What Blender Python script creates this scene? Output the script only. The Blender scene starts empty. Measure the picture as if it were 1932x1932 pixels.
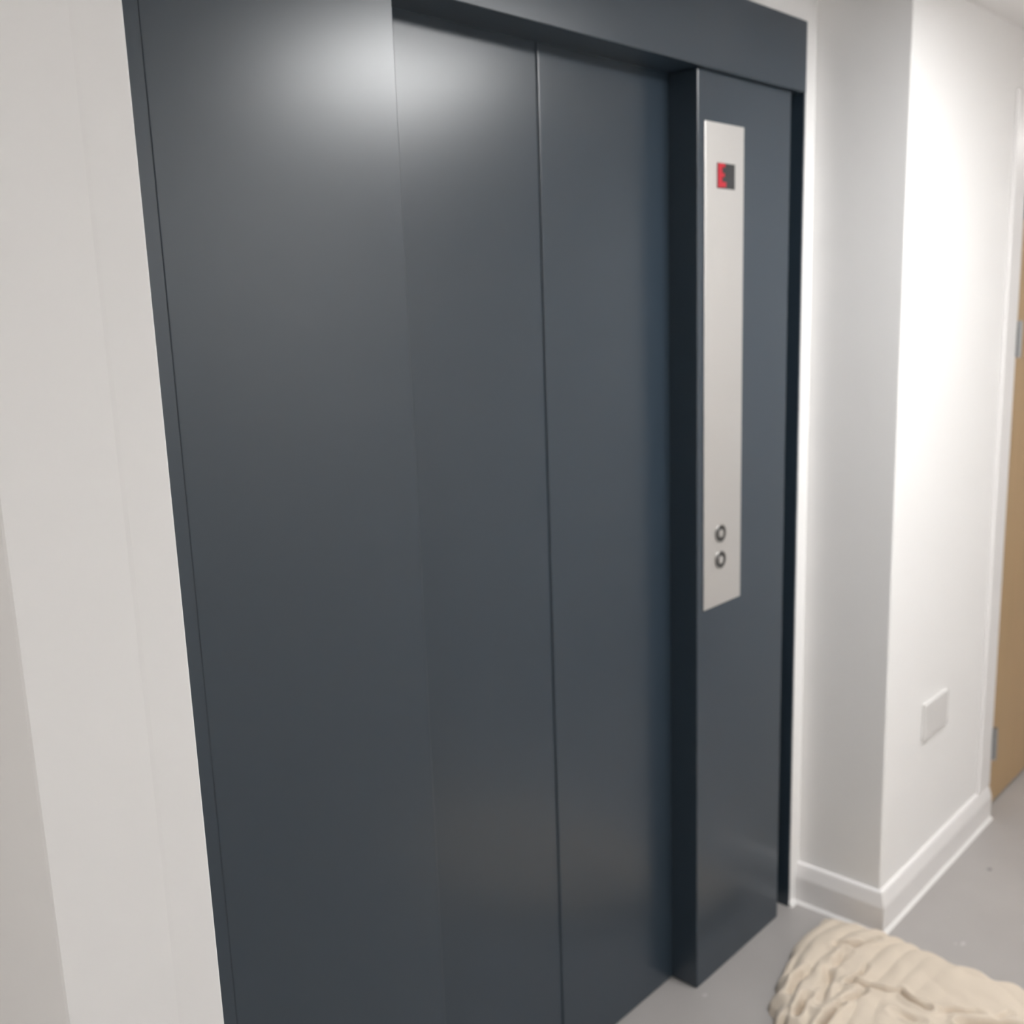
import bpy, bmesh, math
import numpy as np
from mathutils import Vector, Matrix

SC = bpy.context.scene
COL = SC.collection

# ------------------------------------------------------------------ camera
RIGHT = Vector((0.67817057, -0.73410889, -0.03418812))
UP = Vector((0.16598316, 0.10768516, 0.98023135))
FWD = Vector((0.71591499, 0.6704387, -0.19487862))
cam_data = bpy.data.cameras.new('camera')
cam = bpy.data.objects.new('camera', cam_data)
COL.objects.link(cam)
m3 = Matrix((RIGHT, UP, -FWD)).transposed()
cam.matrix_world = Matrix.Translation((-1.8233, -1.17285, 1.56602)) @ m3.to_4x4()
cam_data.sensor_width = 36.0
cam_data.lens = 36.0 * 1949.78 / 1932.0
cam_data.clip_start = 0.02
cam_data.dof.use_dof = True
cam_data.dof.focus_distance = 1.1
cam_data.dof.aperture_fstop = 4.5
SC.camera = cam

# ------------------------------------------------------------------ world, exposure
world = bpy.data.worlds.new('world')
SC.world = world
world.use_nodes = True
world.node_tree.nodes['Background'].inputs['Color'].default_value = (0.6, 0.65, 0.7, 1)
world.node_tree.nodes['Background'].inputs['Strength'].default_value = 0.2
SC.view_settings.view_transform = 'Standard'
SC.view_settings.look = 'None'
SC.view_settings.gamma = 1.0
SC.view_settings.use_curve_mapping = False
SC.view_settings.exposure = 0.0
SC.cycles.max_bounces = 16
SC.cycles.diffuse_bounces = 10
LAMP_POWER = 30.5                      # emission of the corridor lamp by the lift
LAMP_POWER_FAR = 12.0

# ------------------------------------------------------------------ materials
def mat(name, col, rough=0.5, metal=0.0, noise=None, bump=None, spec=0.5, **kw):
    """noise=(scale, amount): gentle mottling of the colour; bump=(scale, strength, distance)"""
    m = bpy.data.materials.new(name)
    m.use_nodes = True
    nt = m.node_tree
    b = nt.nodes['Principled BSDF']
    b.inputs['Base Color'].default_value = (*col, 1)
    b.inputs['Roughness'].default_value = rough
    b.inputs['Metallic'].default_value = metal
    b.inputs['Specular IOR Level'].default_value = spec
    tc = nt.nodes.new('ShaderNodeTexCoord')
    if noise:
        n = nt.nodes.new('ShaderNodeTexNoise')
        n.inputs['Scale'].default_value = noise[0]
        n.inputs['Detail'].default_value = 4
        nt.links.new(tc.outputs['Object'], n.inputs['Vector'])
        r = nt.nodes.new('ShaderNodeMix')
        r.data_type = 'RGBA'
        lo = [c * (1 - noise[1]) for c in col]
        hi = [min(1, c * (1 + noise[1])) for c in col]
        r.inputs[6].default_value = (*lo, 1)
        r.inputs[7].default_value = (*hi, 1)
        nt.links.new(n.outputs['Fac'], r.inputs[0])
        nt.links.new(r.outputs[2], b.inputs['Base Color'])
    if bump:
        n2 = nt.nodes.new('ShaderNodeTexNoise')
        n2.inputs['Scale'].default_value = bump[0]
        n2.inputs['Detail'].default_value = 3
        nt.links.new(tc.outputs['Object'], n2.inputs['Vector'])
        bp = nt.nodes.new('ShaderNodeBump')
        bp.inputs['Strength'].default_value = bump[1]
        bp.inputs['Distance'].default_value = bump[2]
        nt.links.new(n2.outputs['Fac'], bp.inputs['Height'])
        nt.links.new(bp.outputs['Normal'], b.inputs['Normal'])
    return m

M_WALL = mat('white_wall_paint', (0.865, 0.858, 0.85), 0.6, noise=(1.5, 0.012), bump=(60, 0.08, 0.001))
M_CEIL = mat('white_ceiling_paint', (0.86, 0.85, 0.84), 0.8, noise=(1.2, 0.01))
M_TRIM = mat('white_gloss_trim', (0.82, 0.805, 0.80), 0.3)
M_BEAD = mat('white_sealant', (0.84, 0.83, 0.82), 0.35)
M_LIFT = mat('anthracite_powder_coat', spec=0.75, col=(0.027, 0.042, 0.059), rough=0.285, bump=(900, 0.03, 0.0002))
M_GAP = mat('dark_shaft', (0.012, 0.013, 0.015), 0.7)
M_PLASTIC = mat('white_plastic', (0.72, 0.71, 0.70), 0.25)
M_DARKPL = mat('dark_display_glass', (0.035, 0.037, 0.04), 0.15)
M_RING = mat('dark_button_ring', (0.03, 0.03, 0.03), 0.35)
M_RINGSTEEL = mat('dark_steel_ring', (0.28, 0.275, 0.27), 0.35, 1.0)
M_HINGE = mat('satin_steel_hinge', (0.45, 0.46, 0.47), 0.35, 1.0)

def mat_brushed():
    m = mat('brushed_stainless', (0.82, 0.81, 0.795), 0.36, 1.0)
    nt = m.node_tree
    b = nt.nodes['Principled BSDF']
    tc = nt.nodes.new('ShaderNodeTexCoord')
    mp = nt.nodes.new('ShaderNodeMapping')
    mp.inputs['Scale'].default_value = (900, 900, 6)
    n = nt.nodes.new('ShaderNodeTexNoise')
    n.inputs['Scale'].default_value = 1.0
    nt.links.new(tc.outputs['Object'], mp.inputs['Vector'])
    nt.links.new(mp.outputs['Vector'], n.inputs['Vector'])
    r = nt.nodes.new('ShaderNodeMapRange')
    r.inputs['To Min'].default_value = 0.38
    r.inputs['To Max'].default_value = 0.5
    nt.links.new(n.outputs['Fac'], r.inputs['Value'])
    nt.links.new(r.outputs['Result'], b.inputs['Roughness'])
    return m
M_STEEL = mat_brushed()

def mat_floor():
    m = mat('grey_vinyl_floor', (0.33, 0.315, 0.305), 0.42)
    nt = m.node_tree
    b = nt.nodes['Principled BSDF']
    tc = nt.nodes.new('ShaderNodeTexCoord')
    n = nt.nodes.new('ShaderNodeTexNoise')
    n.inputs['Scale'].default_value = 3.0
    n.inputs['Detail'].default_value = 6
    nt.links.new(tc.outputs['Object'], n.inputs['Vector'])
    cr = nt.nodes.new('ShaderNodeValToRGB')
    cr.color_ramp.elements[0].position = 0.35
    cr.color_ramp.elements[0].color = (0.365, 0.347, 0.335, 1)
    cr.color_ramp.elements[1].position = 0.70
    cr.color_ramp.elements[1].color = (0.405, 0.387, 0.374, 1)
    nt.links.new(n.outputs['Fac'], cr.inputs['Fac'])
    # fine fleck of the vinyl
    v = nt.nodes.new('ShaderNodeTexNoise')
    v.inputs['Scale'].default_value = 420.0
    v.inputs['Detail'].default_value = 1
    nt.links.new(tc.outputs['Object'], v.inputs['Vector'])
    mx = nt.nodes.new('ShaderNodeMix')
    mx.data_type = 'RGBA'
    mx.blend_type = 'OVERLAY'
    mx.inputs[0].default_value = 0.08
    nt.links.new(cr.outputs['Color'], mx.inputs[6])
    nt.links.new(v.outputs['Fac'], mx.inputs[7])
    nt.links.new(mx.outputs[2], b.inputs['Base Color'])
    return m
M_FLOOR = mat_floor()

def mat_wood():
    m = mat('light_oak_veneer', (0.36, 0.24, 0.13), 0.42)
    nt = m.node_tree
    b = nt.nodes['Principled BSDF']
    tc = nt.nodes.new('ShaderNodeTexCoord')
    mp = nt.nodes.new('ShaderNodeMapping')
    mp.inputs['Scale'].default_value = (22, 22, 1.2)
    n = nt.nodes.new('ShaderNodeTexNoise')
    n.inputs['Scale'].default_value = 2.0
    n.inputs['Detail'].default_value = 5
    nt.links.new(tc.outputs['Object'], mp.inputs['Vector'])
    nt.links.new(mp.outputs['Vector'], n.inputs['Vector'])
    cr = nt.nodes.new('ShaderNodeValToRGB')
    cr.color_ramp.elements[0].position = 0.3
    cr.color_ramp.elements[0].color = (0.42, 0.280, 0.140, 1)
    cr.color_ramp.elements[1].position = 0.75
    cr.color_ramp.elements[1].color = (0.48, 0.325, 0.172, 1)
    nt.links.new(n.outputs['Fac'], cr.inputs['Fac'])
    nt.links.new(cr.outputs['Color'], b.inputs['Base Color'])
    return m
M_WOOD = mat_wood()

def mat_cloth():
    m = mat('cream_cotton', (0.66, 0.575, 0.475), 0.95, noise=(9, 0.04), bump=(260, 0.25, 0.0015), spec=0.1)
    m.node_tree.nodes['Principled BSDF'].inputs['Sheen Weight'].default_value = 0.15
    return m
M_CLOTH = mat_cloth()

def mat_emit(name, col, strength):
    m = bpy.data.materials.new(name)
    m.use_nodes = True
    b = m.node_tree.nodes['Principled BSDF']
    b.inputs['Base Color'].default_value = (*col, 1)
    b.inputs['Emission Color'].default_value = (*col, 1)
    b.inputs['Emission Strength'].default_value = strength
    return m
M_LAMP = mat_emit('lamp_diffuser', (0.995, 0.993, 0.99), LAMP_POWER)
M_LAMP_FAR = mat_emit('lamp_diffuser_far', (1.0, 0.97, 0.94), LAMP_POWER_FAR)
M_RED = mat_emit('red_led', (0.80, 0.012, 0.035), 0.6)
M_RED.node_tree.nodes['Principled BSDF'].inputs['Base Color'].default_value = (0.12, 0.004, 0.008, 1)

# ------------------------------------------------------------------ helpers
def add_box(bm, x0, x1, y0, y1, z0, z1, bev=0.0, seg=2):
    tmp = bmesh.new()
    bmesh.ops.create_cube(tmp, size=1.0)
    for v in tmp.verts:
        v.co = Vector(((x0 + x1) / 2 + v.co.x * (x1 - x0), (y0 + y1) / 2 + v.co.y * (y1 - y0),
                       (z0 + z1) / 2 + v.co.z * (z1 - z0)))
    if bev > 0:
        bmesh.ops.bevel(tmp, geom=tmp.edges[:], offset=bev, segments=seg, affect='EDGES', profile=0.5)
    me = bpy.data.meshes.new('tmp')
    tmp.to_mesh(me)
    tmp.free()
    bm.from_mesh(me)
    bpy.data.meshes.remove(me)

def add_prism(bm, poly, z0, z1):
    """poly: (x, y) outline extruded from z0 to z1"""
    a = [bm.verts.new((x, y, z0)) for x, y in poly]
    b = [bm.verts.new((x, y, z1)) for x, y in poly]
    n = len(poly)
    bm.faces.new(a[::-1])
    bm.faces.new(b)
    for i in range(n):
        bm.faces.new((a[i], a[(i + 1) % n], b[(i + 1) % n], b[i]))

def add_sweep(bm, path, prof):
    """sweep a (depth, z) profile along an (x, y) path with mitred corners; depth goes to the right of travel"""
    rows = []
    n = len(path)
    for i, p in enumerate(path):
        p = Vector(p)
        d0 = (p - Vector(path[i - 1])).normalized() if i > 0 else None
        d1 = (Vector(path[i + 1]) - p).normalized() if i < n - 1 else None
        if d0 is None: d0 = d1
        if d1 is None: d1 = d0
        n0 = Vector((d0.y, -d0.x)); n1 = Vector((d1.y, -d1.x))
        k = (n0 + n1) / (1 + n0.dot(n1))
        rows.append([bm.verts.new((p.x + k.x * d, p.y + k.y * d, z)) for d, z in prof])
    m = len(prof)
    for i in range(n - 1):
        for j in range(m):
            bm.faces.new((rows[i][j], rows[i + 1][j], rows[i + 1][(j + 1) % m], rows[i][(j + 1) % m]))
    bm.faces.new(rows[0][::-1])
    bm.faces.new(rows[-1])

def obj(name, bm, material, parent=None, smooth=False, loc=None):
    """one mesh object; if loc is given the geometry is re-centred so that loc is its origin"""
    bmesh.ops.recalc_face_normals(bm, faces=bm.faces[:])
    if loc is not None:
        bmesh.ops.translate(bm, verts=bm.verts[:], vec=-Vector(loc))
    me = bpy.data.meshes.new(name)
    bm.to_mesh(me)
    bm.free()
    me.materials.append(material)
    if smooth:
        for p in me.polygons:
            p.use_smooth = True
    o = bpy.data.objects.new(name, me)
    COL.objects.link(o)
    if loc is not None:
        o.location = loc
    if parent is not None:
        o.parent = parent
        o.location = Vector(o.location) - Vector(parent.get('abs', (0, 0, 0)))
    return o

def boxobj(name, x0, x1, y0, y1, z0, z1, material, parent=None, bev=0.0, seg=2):
    bm = bmesh.new()
    c = ((x0 + x1) / 2, (y0 + y1) / 2, z0)
    add_box(bm, x0, x1, y0, y1, z0, z1, bev, seg)
    o = obj(name, bm, material, parent, loc=c)
    o['abs'] = c
    return o

def tag(o, label, cat, group=None, kind=None):
    o['label'] = label
    o['category'] = cat
    if group: o['group'] = group
    if kind: o['kind'] = kind
    return o

def thing(name, label, cat, loc, group=None, kind=None):
    o = bpy.data.objects.new(name, None)
    COL.objects.link(o)
    o.location = loc
    o['abs'] = tuple(loc)
    o.empty_display_size = 0.1
    return tag(o, label, cat, group, kind)

# ------------------------------------------------------------------ dimensions (metres)
ZC = 2.222            # ceiling
YW = -0.2202          # face of the corridor wall
XR = 0.487            # return of the recess on the right
XE = -1.307           # right corner of the pier on the left
XP = -1.4735          # left corner of that pier
YO = -1.75            # opposite corridor wall
X0, X1 = -4.2, 5.2    # corridor ends
HH = 2.009            # underside of the lift header
HT = 2.157            # top of the lift header
DL = 1.242            # left edge of the oak door opening
DR = 2.12
DT = 2.03

# ------------------------------------------------------------------ setting
bm = bmesh.new(); add_box(bm, X0 - .2, X1 + .2, YO - .2, 0.9, -0.12, 0.0)
fl = tag(obj('floor', bm, M_FLOOR), 'smooth light grey vinyl floor of the corridor', 'floor', kind='structure')
bm = bmesh.new(); add_box(bm, X0 - .2, X1 + .2, YO - .2, 0.9, ZC, ZC + .12)
tag(obj('ceiling', bm, M_CEIL), 'flat white painted ceiling above the corridor', 'ceiling', kind='structure')

M_SPECK = mat('dried_white_paint', (0.50, 0.485, 0.475), 0.5)
M_SCUFF = mat('grey_scuff', (0.22, 0.21, 0.205), 0.6)
for k, (x, y, r, mm) in enumerate([(.560, -.402, .009, M_SPECK), (.548, -.388, .004, M_SPECK), (-.008, -.026, .007, M_SPECK), (.946, -.335, .008, M_SCUFF)]):
    bm = bmesh.new()
    n = 14
    rim = [bm.verts.new((x + r * (1 + .25 * math.sin(3 * t + k)) * math.cos(t), y + .7 * r * (1 + .2 * math.cos(2 * t + k)) * math.sin(t), 0.0002))
           for t in [2 * math.pi * i / n for i in range(n)]]
    top = bm.verts.new((x, y, 0.0009))
    for i in range(n):
        bm.faces.new((rim[i], rim[(i + 1) % n], top))
    obj('paint_speck' if mm is M_SPECK else 'scuff_mark', bm, mm, fl, smooth=True)

# wall that carries the lift entrance, open behind it
bm = bmesh.new()
LX0, LX1 = -1.235, 0.4405
add_box(bm, XE, LX0, 0.0, 0.25, 0, ZC)
add_box(bm, LX1, XR, 0.0, 0.25, 0, ZC)
add_box(bm, LX0, LX1, 0.0, 0.25, HT, ZC)
tag(obj('wall_lift', bm, M_WALL), 'white wall strip around and above the dark lift entrance', 'wall', kind='structure')

# corridor wall right of the recess, with the return and the door opening
bm = bmesh.new()
add_prism(bm, [(XR, 0.25), (XR, YW + .004), (XR + .0012, YW + .0012), (XR + .004, YW), (DL, YW), (DL, -.06), (DL, 0.25)], 0, ZC)
add_box(bm, DL, DR, YW, 0.25, DT, ZC)
add_box(bm, DR, X1, YW, 0.25, 0, ZC)
tag(obj('wall_right', bm, M_WALL), 'bright white corner wall between the lift and the oak door', 'wall', kind='structure')

# pier on the left, with a slightly proud plaster corner bead
bm = bmesh.new()
add_prism(bm, [(XP, 0.25), (XP, YW + .002), (XP + .002, YW), (XE - .0525, YW + .0003), (XE - .0475, YW - .0002),
               (XE - .003, YW - .0016), (XE, YW + .001), (XE, 0.25)], 0, ZC)
tag(obj('wall_left', bm, M_WALL), 'off-white plastered pier edge in the near left foreground', 'wall', kind='structure')
bm = bmesh.new(); add_box(bm, X0, XP, 0.12, 0.25, 0, ZC)
tag(obj('wall_recess', bm, M_WALL), 'white wall set back beyond the near left pier', 'wall', kind='structure')
bm = bmesh.new(); add_box(bm, X0, X1, YO - .15, YO, 0, ZC)
tag(obj('wall_opposite', bm, M_WALL), 'white corridor wall facing the lift behind the viewer', 'wall', kind='structure')
bm = bmesh.new(); add_box(bm, X0 - .15, X0, YO - .15, 0.25, 0, ZC)
tag(obj('wall_end_left', bm, M_WALL), 'white end wall of the corridor behind the viewer', 'wall', kind='structure')
bm = bmesh.new(); add_box(bm, X1, X1 + .15, YO - .15, 0.25, 0, ZC)
tag(obj('wall_end_right', bm, M_WALL), 'white end wall of the corridor beyond the oak door', 'wall', kind='structure')

# skirting boards
SK = [(0, 0.003), (0.019, 0.003), (0.019, 0.071), (0.0178, 0.0765), (0.0108, 0.1015), (0.0088, 0.1062), (0.005, 0.1083), (0.0, 0.1083)]
BEAD = [(0.018, 0.0), (0.0265, 0.0), (0.0245, 0.003), (0.0195, 0.0075), (0.018, 0.0075)]
bm = bmesh.new(); add_sweep(bm, [(XR, 0.0), (XR, YW), (DL - .001, YW)], SK)
sk = tag(obj('baseboard_right', bm, M_TRIM), 'white moulded skirting board around the corner right of the lift', 'skirting board', kind='structure')
bm = bmesh.new(); add_sweep(bm, [(XR, 0.0), (XR, YW), (DL - .001, YW)], BEAD)
obj('sealant_bead', bm, M_BEAD, sk)
bm = bmesh.new(); add_sweep(bm, [(LX1 - .006, 0.0), (XR - .029, 0.0)], [(0, 0), (0.011, 0), (0.008, 0.006), (0.003, 0.012), (0, 0.013)])
obj('sealant_bead', bm, M_BEAD, sk)
bm = bmesh.new(); add_sweep(bm, [(X1, YO), (X0, YO)], SK)
tag(obj('baseboard_opposite', bm, M_TRIM), 'white skirting board along the wall facing the lift', 'skirting board', kind='structure')
bm = bmesh.new(); add_sweep(bm, [(DR + .085, YW), (X1, YW)], SK)
tag(obj('baseboard_far', bm, M_TRIM), 'white skirting board beyond the oak door', 'skirting board', kind='structure')

# oak door at the right edge
d = thing('door_1', 'light oak veneered door in a white frame at the right edge', 'door', (DL, YW, 0), kind='structure')
boxobj('architrave', DL - .088, DL, YW - .012, YW, 0.1083, DT + .045, M_TRIM, d, .003)
boxobj('architrave', DR, DR + .088, YW - .012, YW, 0, DT + .045, M_TRIM, d, .003)
boxobj('architrave', DL, DR, YW - .012, YW, DT, DT + .045, M_TRIM, d, .003)
boxobj('door_lining', DL, DL + .014, YW, -.06, 0, DT, M_TRIM, d)
boxobj('door_lining', DR - .014, DR, YW, -.06, 0, DT, M_TRIM, d)
boxobj('door_lining', DL + .014, DR - .014, YW, -.06, DT - .014, DT, M_TRIM, d)
leaf = boxobj('door_panel', DL + .017, DR - .017, YW + .006, YW + .05, 0.009, DT - .017, M_WOOD, d, .0015)
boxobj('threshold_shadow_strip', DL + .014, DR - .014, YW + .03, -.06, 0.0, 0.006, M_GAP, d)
for z in (0.235, 1.43, 1.80):
    bm = bmesh.new()
    bmesh.ops.create_cone(bm, cap_ends=True, segments=16, radius1=.0075, radius2=.0075, depth=.1,
                          matrix=Matrix.Translation((DL + .0105, YW - .0150, z)))
    add_box(bm, DL + .009, DL + .0135, YW - .0145, YW + .0062, z - .05, z + .05)
    add_box(bm, DL + .009, DL + .040, YW + .003, YW + .0065, z - .05, z + .05)
    obj('hinge', bm, M_HINGE, leaf, loc=(DL + .0155, YW, z))
bm = bmesh.new()
bmesh.ops.create_cone(bm, cap_ends=True, segments=20, radius1=.026, radius2=.026, depth=.008,
                      matrix=Matrix.Translation((DR - .075, YW + .002, 1.0)) @ Matrix.Rotation(math.pi / 2, 4, 'X'))
bmesh.ops.create_cone(bm, cap_ends=True, segments=16, radius1=.0095, radius2=.0095, depth=.045,
                      matrix=Matrix.Translation((DR - .075, YW - .022, 1.0)) @ Matrix.Rotation(math.pi / 2, 4, 'X'))
add_box(bm, DR - .195, DR - .066, YW - .054, YW - .036, .991, 1.009, .006)
obj('door_handle', bm, M_HINGE, leaf, loc=(DR - .075, YW, 1.0))

# ------------------------------------------------------------------ lift entrance
lift = thing('lift_entrance', 'dark anthracite steel lift entrance with closed two-leaf sliding door', 'lift door', (-0.39, 0, 0))
YA, YB = 0.0718, 0.068        # the two leaves; the right one runs in front
boxobj('header_panel', -1.21, 0.4175, -0.014, 0.12, HH, HT, M_LIFT, lift, .0016)
boxobj('jamb_panel', 0.0, 0.3755, 0.0, 0.12, 0.0, HH - .0005, M_LIFT, lift, .0022)
boxobj('jamb_panel', -1.1685, -0.7806, 0.0, 0.12, 0.0, HH - .0005, M_LIFT, lift, .0016, 3)
bm = bmesh.new()
add_box(bm, 0.372, 0.4405, 0.045, 0.12, 0.0, HH - .001, .0008)
add_box(bm, 0.4335, 0.4405, -0.001, 0.05, 0.0, HT - .001, .0008)
obj('side_strip', bm, M_LIFT, lift, loc=(.406, .06, 0))
boxobj('side_strip', -1.235, -1.165, 0.0012, 0.12, 0.0, HH - .001, M_LIFT, lift, .001)
boxobj('door_leaf', -0.85, -0.37, YA, YA + .012, 0.001, HH + .03, M_LIFT, lift, .0015)
boxobj('door_leaf', -0.3958, 0.02, YB, YB + .012, 0.001, HH + .03, M_LIFT, lift, .0036, 4)
boxobj('sill', -0.86, 0.03, 0.09, 0.2, 0.0, 0.003, M_GAP, lift)
boxobj('shaft_backing', -1.235, 0.4405, 0.2, 0.22, 0.0, HT, M_GAP, lift)

# landing control panel on the right jamb
PX0, PX1, PZ0, PZ1 = 0.0223, 0.172, 0.906, 1.914
pan = thing('lift_call_panel', 'tall stainless steel lift call panel with red display and two buttons', 'call panel', (0.097, 0, PZ0))
boxobj('face_plate', PX0, PX1, -0.003, 0.0, PZ0, PZ1, M_STEEL, pan, .0012)
disp = boxobj('display_window', 0.067, 0.134, -0.0045, -0.002, 1.787, 1.837, M_DARKPL, pan, .0008)
bm = bmesh.new()
add_box(bm, 0.068, 0.083, -0.0055, -0.0042, 1.789, 1.836, .0004)
add_box(bm, 0.082, 0.094, -0.0055, -0.0042, 1.829, 1.836, .0004)
add_box(bm, 0.082, 0.092, -0.0055, -0.0042, 1.810, 1.817, .0004)
add_box(bm, 0.082, 0.098, -0.0055, -0.0042, 1.790, 1.800, .0004)
o = obj('lit_symbol', bm, M_RED, disp, loc=(.08, -.005, 1.81)); o['label'] = 'glowing red symbol on the display'
def tube_y(bm, r0, r1, y0, y1, cx, cz, seg=40):
    """annulus (or disc when r0 == 0) lying in the wall plane"""
    prof = [(r0, y0), (r1, y0), (r1, y1), (r0, y1)]
    rings = []
    for r, y in prof:
        if r == 0:
            rings.append([bm.verts.new((cx, y, cz))])
        else:
            rings.append([bm.verts.new((cx + r * math.cos(2 * math.pi * k / seg), y, cz + r * math.sin(2 * math.pi * k / seg))) for k in range(seg)])
    for i in range(4):
        A, B = rings[i], rings[(i + 1) % 4]
        if len(A) == 1 and len(B) == 1: continue
        for k in range(seg):
            k2 = (k + 1) % seg
            if len(A) == 1: bm.faces.new((A[0], B[k], B[k2]))
            elif len(B) == 1: bm.faces.new((A[k], B[0], A[k2]))
            else: bm.faces.new((A[k], B[k], B[k2], A[k2]))
for z in (1.067, 1.008):
    bm = bmesh.new(); tube_y(bm, 0, .0185, -.0042, -.002, .086, z)
    bt = obj('push_button', bm, M_RING, pan, loc=(.086, -.003, z)); bt['abs'] = (.086, -.003, z)
    bm = bmesh.new(); tube_y(bm, .0165, .0195, -.0058, -.003, .086, z)
    obj('button_ring', bm, M_RINGSTEEL, bt, loc=(.086, -.003, z))
    bm = bmesh.new(); tube_y(bm, 0, .0085, -.0060, -.003, .086, z)
    obj('button_cap', bm, M_STEEL, bt, loc=(.086, -.003, z))

# ------------------------------------------------------------------ socket outlet on the right wall
soc = thing('wall_socket', 'white plastic socket plate low on the wall near the oak door', 'socket', (0.789, YW, 0.428))
boxobj('face_plate', 0.712, 0.866, YW - .010, YW, 0.428, 0.527, M_PLASTIC, soc, .003, 3)

# ------------------------------------------------------------------ ceiling lamps
def ceiling_lamp(x, y, material, label):
    t = thing('ceiling_light', label, 'ceiling light', (x, y, ZC), 'square ceiling light panels')
    a, b = .2975, .275
    bm = bmesh.new()
    for q in ((-a, a, -a, -b), (-a, a, b, a), (-a, -b, -b, b), (b, a, -b, b)):
        add_box(bm, x + q[0], x + q[1], y + q[2], y + q[3], ZC - .011, ZC)
    obj('panel_frame', bm, M_PLASTIC, t, loc=(x, y, ZC))
    bm = bmesh.new()
    add_box(bm, x - b, x + b, y - b, y + b, ZC - .008, ZC - .002)
    obj('diffuser', bm, material, t, loc=(x, y, ZC - .005))
ceiling_lamp(0.17, -1.05, M_LAMP, 'square flush ceiling light in front of the lift')
ceiling_lamp(-2.8, -1.05, M_LAMP_FAR, 'square flush ceiling light behind the viewer')
ceiling_lamp(3.2, -1.05, M_LAMP_FAR, 'square flush ceiling light far along the corridor')

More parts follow.
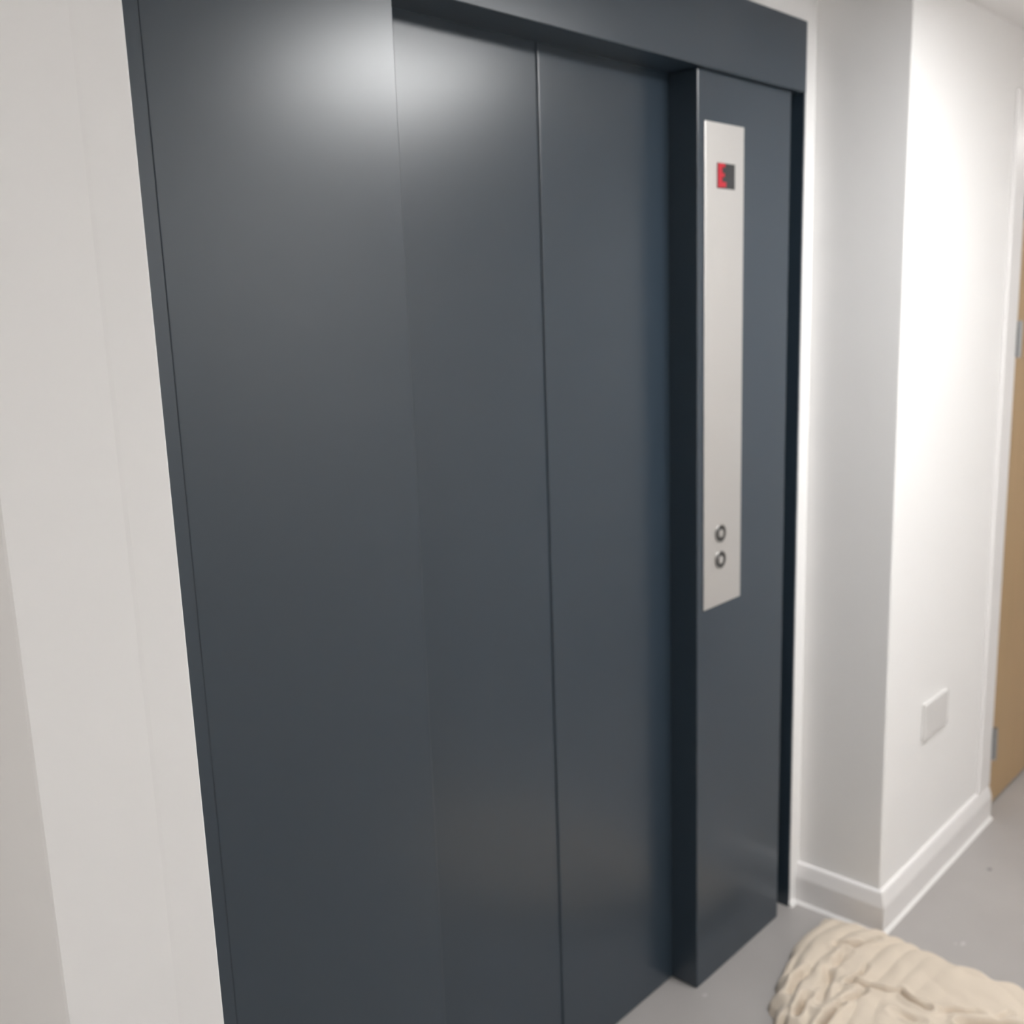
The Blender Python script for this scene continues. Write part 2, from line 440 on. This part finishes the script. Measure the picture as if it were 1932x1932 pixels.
# ------------------------------------------------------------------ dust sheet
def dust_sheet():
    outline = np.array([(-.055, -.285), (-.018, -.205), (.055, -.160), (.14, -.135), (.235, -.112), (.33, -.100), (.405, -.105),
                        (.436, -.150), (.440, -.215), (.446, -.285), (.436, -.335), (.446, -.375), (.425, -.425), (.424, -.50),
                        (.434, -.565), (.430, -.64), (.45, -.75), (.41, -.90), (.30, -1.0), (.12, -1.02), (-.04, -.93),
                        (-.13, -.75), (-.15, -.55), (-.11, -.39)])
    step = 0.0029
    xs = np.arange(-.17, .47, step); ys = np.arange(-1.04, -.09, step)
    X, Y = np.meshgrid(xs, ys, indexing='ij')
    rng = np.random.RandomState(7)
    def smooth_noise(X, Y, scale, seed):
        r = np.random.RandomState(seed)
        out = np.zeros_like(X)
        for _ in range(9):
            a = r.uniform(0, 2 * np.pi); k = 2 * np.pi / scale * r.uniform(.6, 1.5)
            out += np.sin(k * (X * np.cos(a) + Y * np.sin(a)) + r.uniform(0, 6.28))
        return out / 4.0
    # wavy outline
    def seg_dist(PX, PY, pts, closed):
        best = np.full(PX.shape, 1e9)
        n = len(pts)
        for i in range(n if closed else n - 1):
            ax, ay = pts[i]; bx, by = pts[(i + 1) % n]
            dx, dy = bx - ax, by - ay
            t = np.clip(((PX - ax) * dx + (PY - ay) * dy) / (dx * dx + dy * dy), 0, 1)
            best = np.minimum(best, np.hypot(PX - ax - t * dx, PY - ay - t * dy))
        return best
    def inside(PX, PY, pts):
        c = np.zeros(PX.shape, bool); n = len(pts)
        for i in range(n):
            x1, y1 = pts[i]; x2, y2 = pts[(i + 1) % n]
            cond = ((y1 > PY) != (y2 > PY)) & (PX < (x2 - x1) * (PY - y1) / (y2 - y1 + 1e-12) + x1)
            c ^= cond
        return c
    WX = X + .006 * smooth_noise(X, Y, .07, 1); WY = Y + .006 * smooth_noise(X, Y, .07, 2)
    ins = inside(WX, WY, outline)
    dist = seg_dist(WX, WY, outline, True) * np.where(ins, 1, -1)
    t = np.clip(dist / .055, 0, 1)
    base = .048 * np.sqrt(np.clip(1 - (1 - t) ** 2, 0, 1))
    base *= 1 + .16 * smooth_noise(X, Y, .28, 3)
    # long soft rolls: across the near-left heap they run towards the lift, then follow the sheet along the wall
    ang = np.where(Y > -.33, 0.15, -1.25)
    blend = 1 / (1 + np.exp((Y + .36) / .035))
    u1 = Y * 1.0 - X * .20 + .9 * (X - .1) ** 2 + .005 * smooth_noise(X, Y, .16, 4)
    u2 = X * .95 - Y * .30 + .012 * smooth_noise(X, Y, .14, 5)
    def ridge(u, w):
        s = np.abs(np.sin(np.pi * u / w))
        return s ** .8
    amp = np.clip(dist / .03, 0, 1)
    folds = (1 - blend) * (.0125 * (ridge(u1, .044) - .6)) + blend * (.006 * (ridge(u2, .085) - .6))
    folds += .0022 * smooth_noise(X + .02 * smooth_noise(X, Y, .1, 8), Y, .075, 6)
    folds *= .75 + .35 * smooth_noise(X, Y, .22, 9)
    h = base + folds * amp
    # deep creases where one layer tucks under the next: (points, depth, width, lip)
    creases = [([(.29, -.198), (.306, -.23), (.333, -.257), (.363, -.27)], .016, .0060, .006),
               ([(.175, -.285), (.219, -.287), (.265, -.287)], .016, .0055, .005),
               ([(.182, -.29), (.198, -.323), (.205, -.357), (.229, -.38), (.214, -.415), (.207, -.452)], .022, .0070, .010),
               ([(.012, -.241), (.049, -.238), (.078, -.235)], .026, .0075, .006),
               ([(-.02, -.303), (.05, -.301), (.090, -.305)], .026, .0070, .008),
               ([(.095, -.306), (.174, -.32)], .010, .0060, .004),
               ([(.07, -.192), (.127, -.183), (.170, -.188)], .013, .0070, .005),
               ([(.220, -.225), (.280, -.232)], .010, .0060, .004),
               ([(.225, -.475), (.24, -.494), (.247, -.516), (.265, -.536)], .016, .0075, .006),
               ([(.205, -.525), (.232, -.558), (.262, -.595), (.28, -.65)], .022, .0080, .009),
               ([(-.03, -.228), (.012, -.222)], .014, .0060, .004),
               ([(.272, -.571), (.305, -.588)], .009, .0060, .003),
               ([(.148, -.405), (.153, -.455)], .009, .0080, .004),
               ([(.221, -.211), (.156, -.247), (.065, -.268)], .008, .0090, .004),
               ([(.0, -.40), (.06, -.46), (.05, -.55)], .018, .008, .006),
               ([(.10, -.60), (.18, -.70), (.17, -.82)], .018, .008, .006),
               ([(-.05, -.62), (.03, -.72), (.06, -.86)], .018, .008, .006),
               ([(.32, -.70), (.33, -.80), (.27, -.92)], .014, .008, .006)]
    for pts, depth, wid, lip in creases:
        depth *= 1.8; wid *= .85
        DX = X + .003 * smooth_noise(X, Y, .09, 21); DY = Y + .003 * smooth_noise(X, Y, .09, 22)
        dd = seg_dist(DX, DY, np.array(pts), False)
        ends = np.clip(np.minimum(np.hypot(X - pts[0][0], Y - pts[0][1]), np.hypot(X - pts[-1][0], Y - pts[-1][1])) / .02, .25, 1)
        h -= depth * ends * np.exp(-(dd / wid) ** 2)
        h += lip * ends * np.exp(-((dd - 2.6 * wid) / (1.5 * wid)) ** 2)
    h = np.maximum(h, .004) * np.clip(dist / .004, 0, 1) ** .5 + 0.0
    nx, ny = X.shape
    keep = dist > -step * .75
    idx = -np.ones((nx, ny), int)
    vl = []; 
    for i in range(nx):
        for j in range(ny):
            if keep[i, j]:
                idx[i, j] = len(vl)
                vl.append((X[i, j], Y[i, j], max(h[i, j] if dist[i, j] > 0 else 0.0, 0.0006)))
    fl = []
    for i in range(nx - 1):
        for j in range(ny - 1):
            q = (idx[i, j], idx[i + 1, j], idx[i + 1, j + 1], idx[i, j + 1])
            if min(q) >= 0:
                fl.append(q)
    used = sorted({v for f in fl for v in f})
    remap = {v: k for k, v in enumerate(used)}
    vl = [vl[v] for v in used]; fl = [tuple(remap[v] for v in f) for f in fl]
    cx, cy = .18, -.5
    me = bpy.data.meshes.new('dust_sheet')
    me.from_pydata([(x - cx, y - cy, z) for x, y, z in vl], [], fl)
    me.materials.append(M_CLOTH)
    for p in me.polygons: p.use_smooth = True
    o = bpy.data.objects.new('dust_sheet', me)
    COL.objects.link(o)
    o.location = (cx, cy, 0)
    o.modifiers.new('relax', 'SMOOTH').iterations = 2
    tag(o, 'crumpled cream cotton dust sheet heaped on the grey floor', 'dust sheet')
dust_sheet()

for o in bpy.data.objects:
    if 'abs' in o: del o['abs']
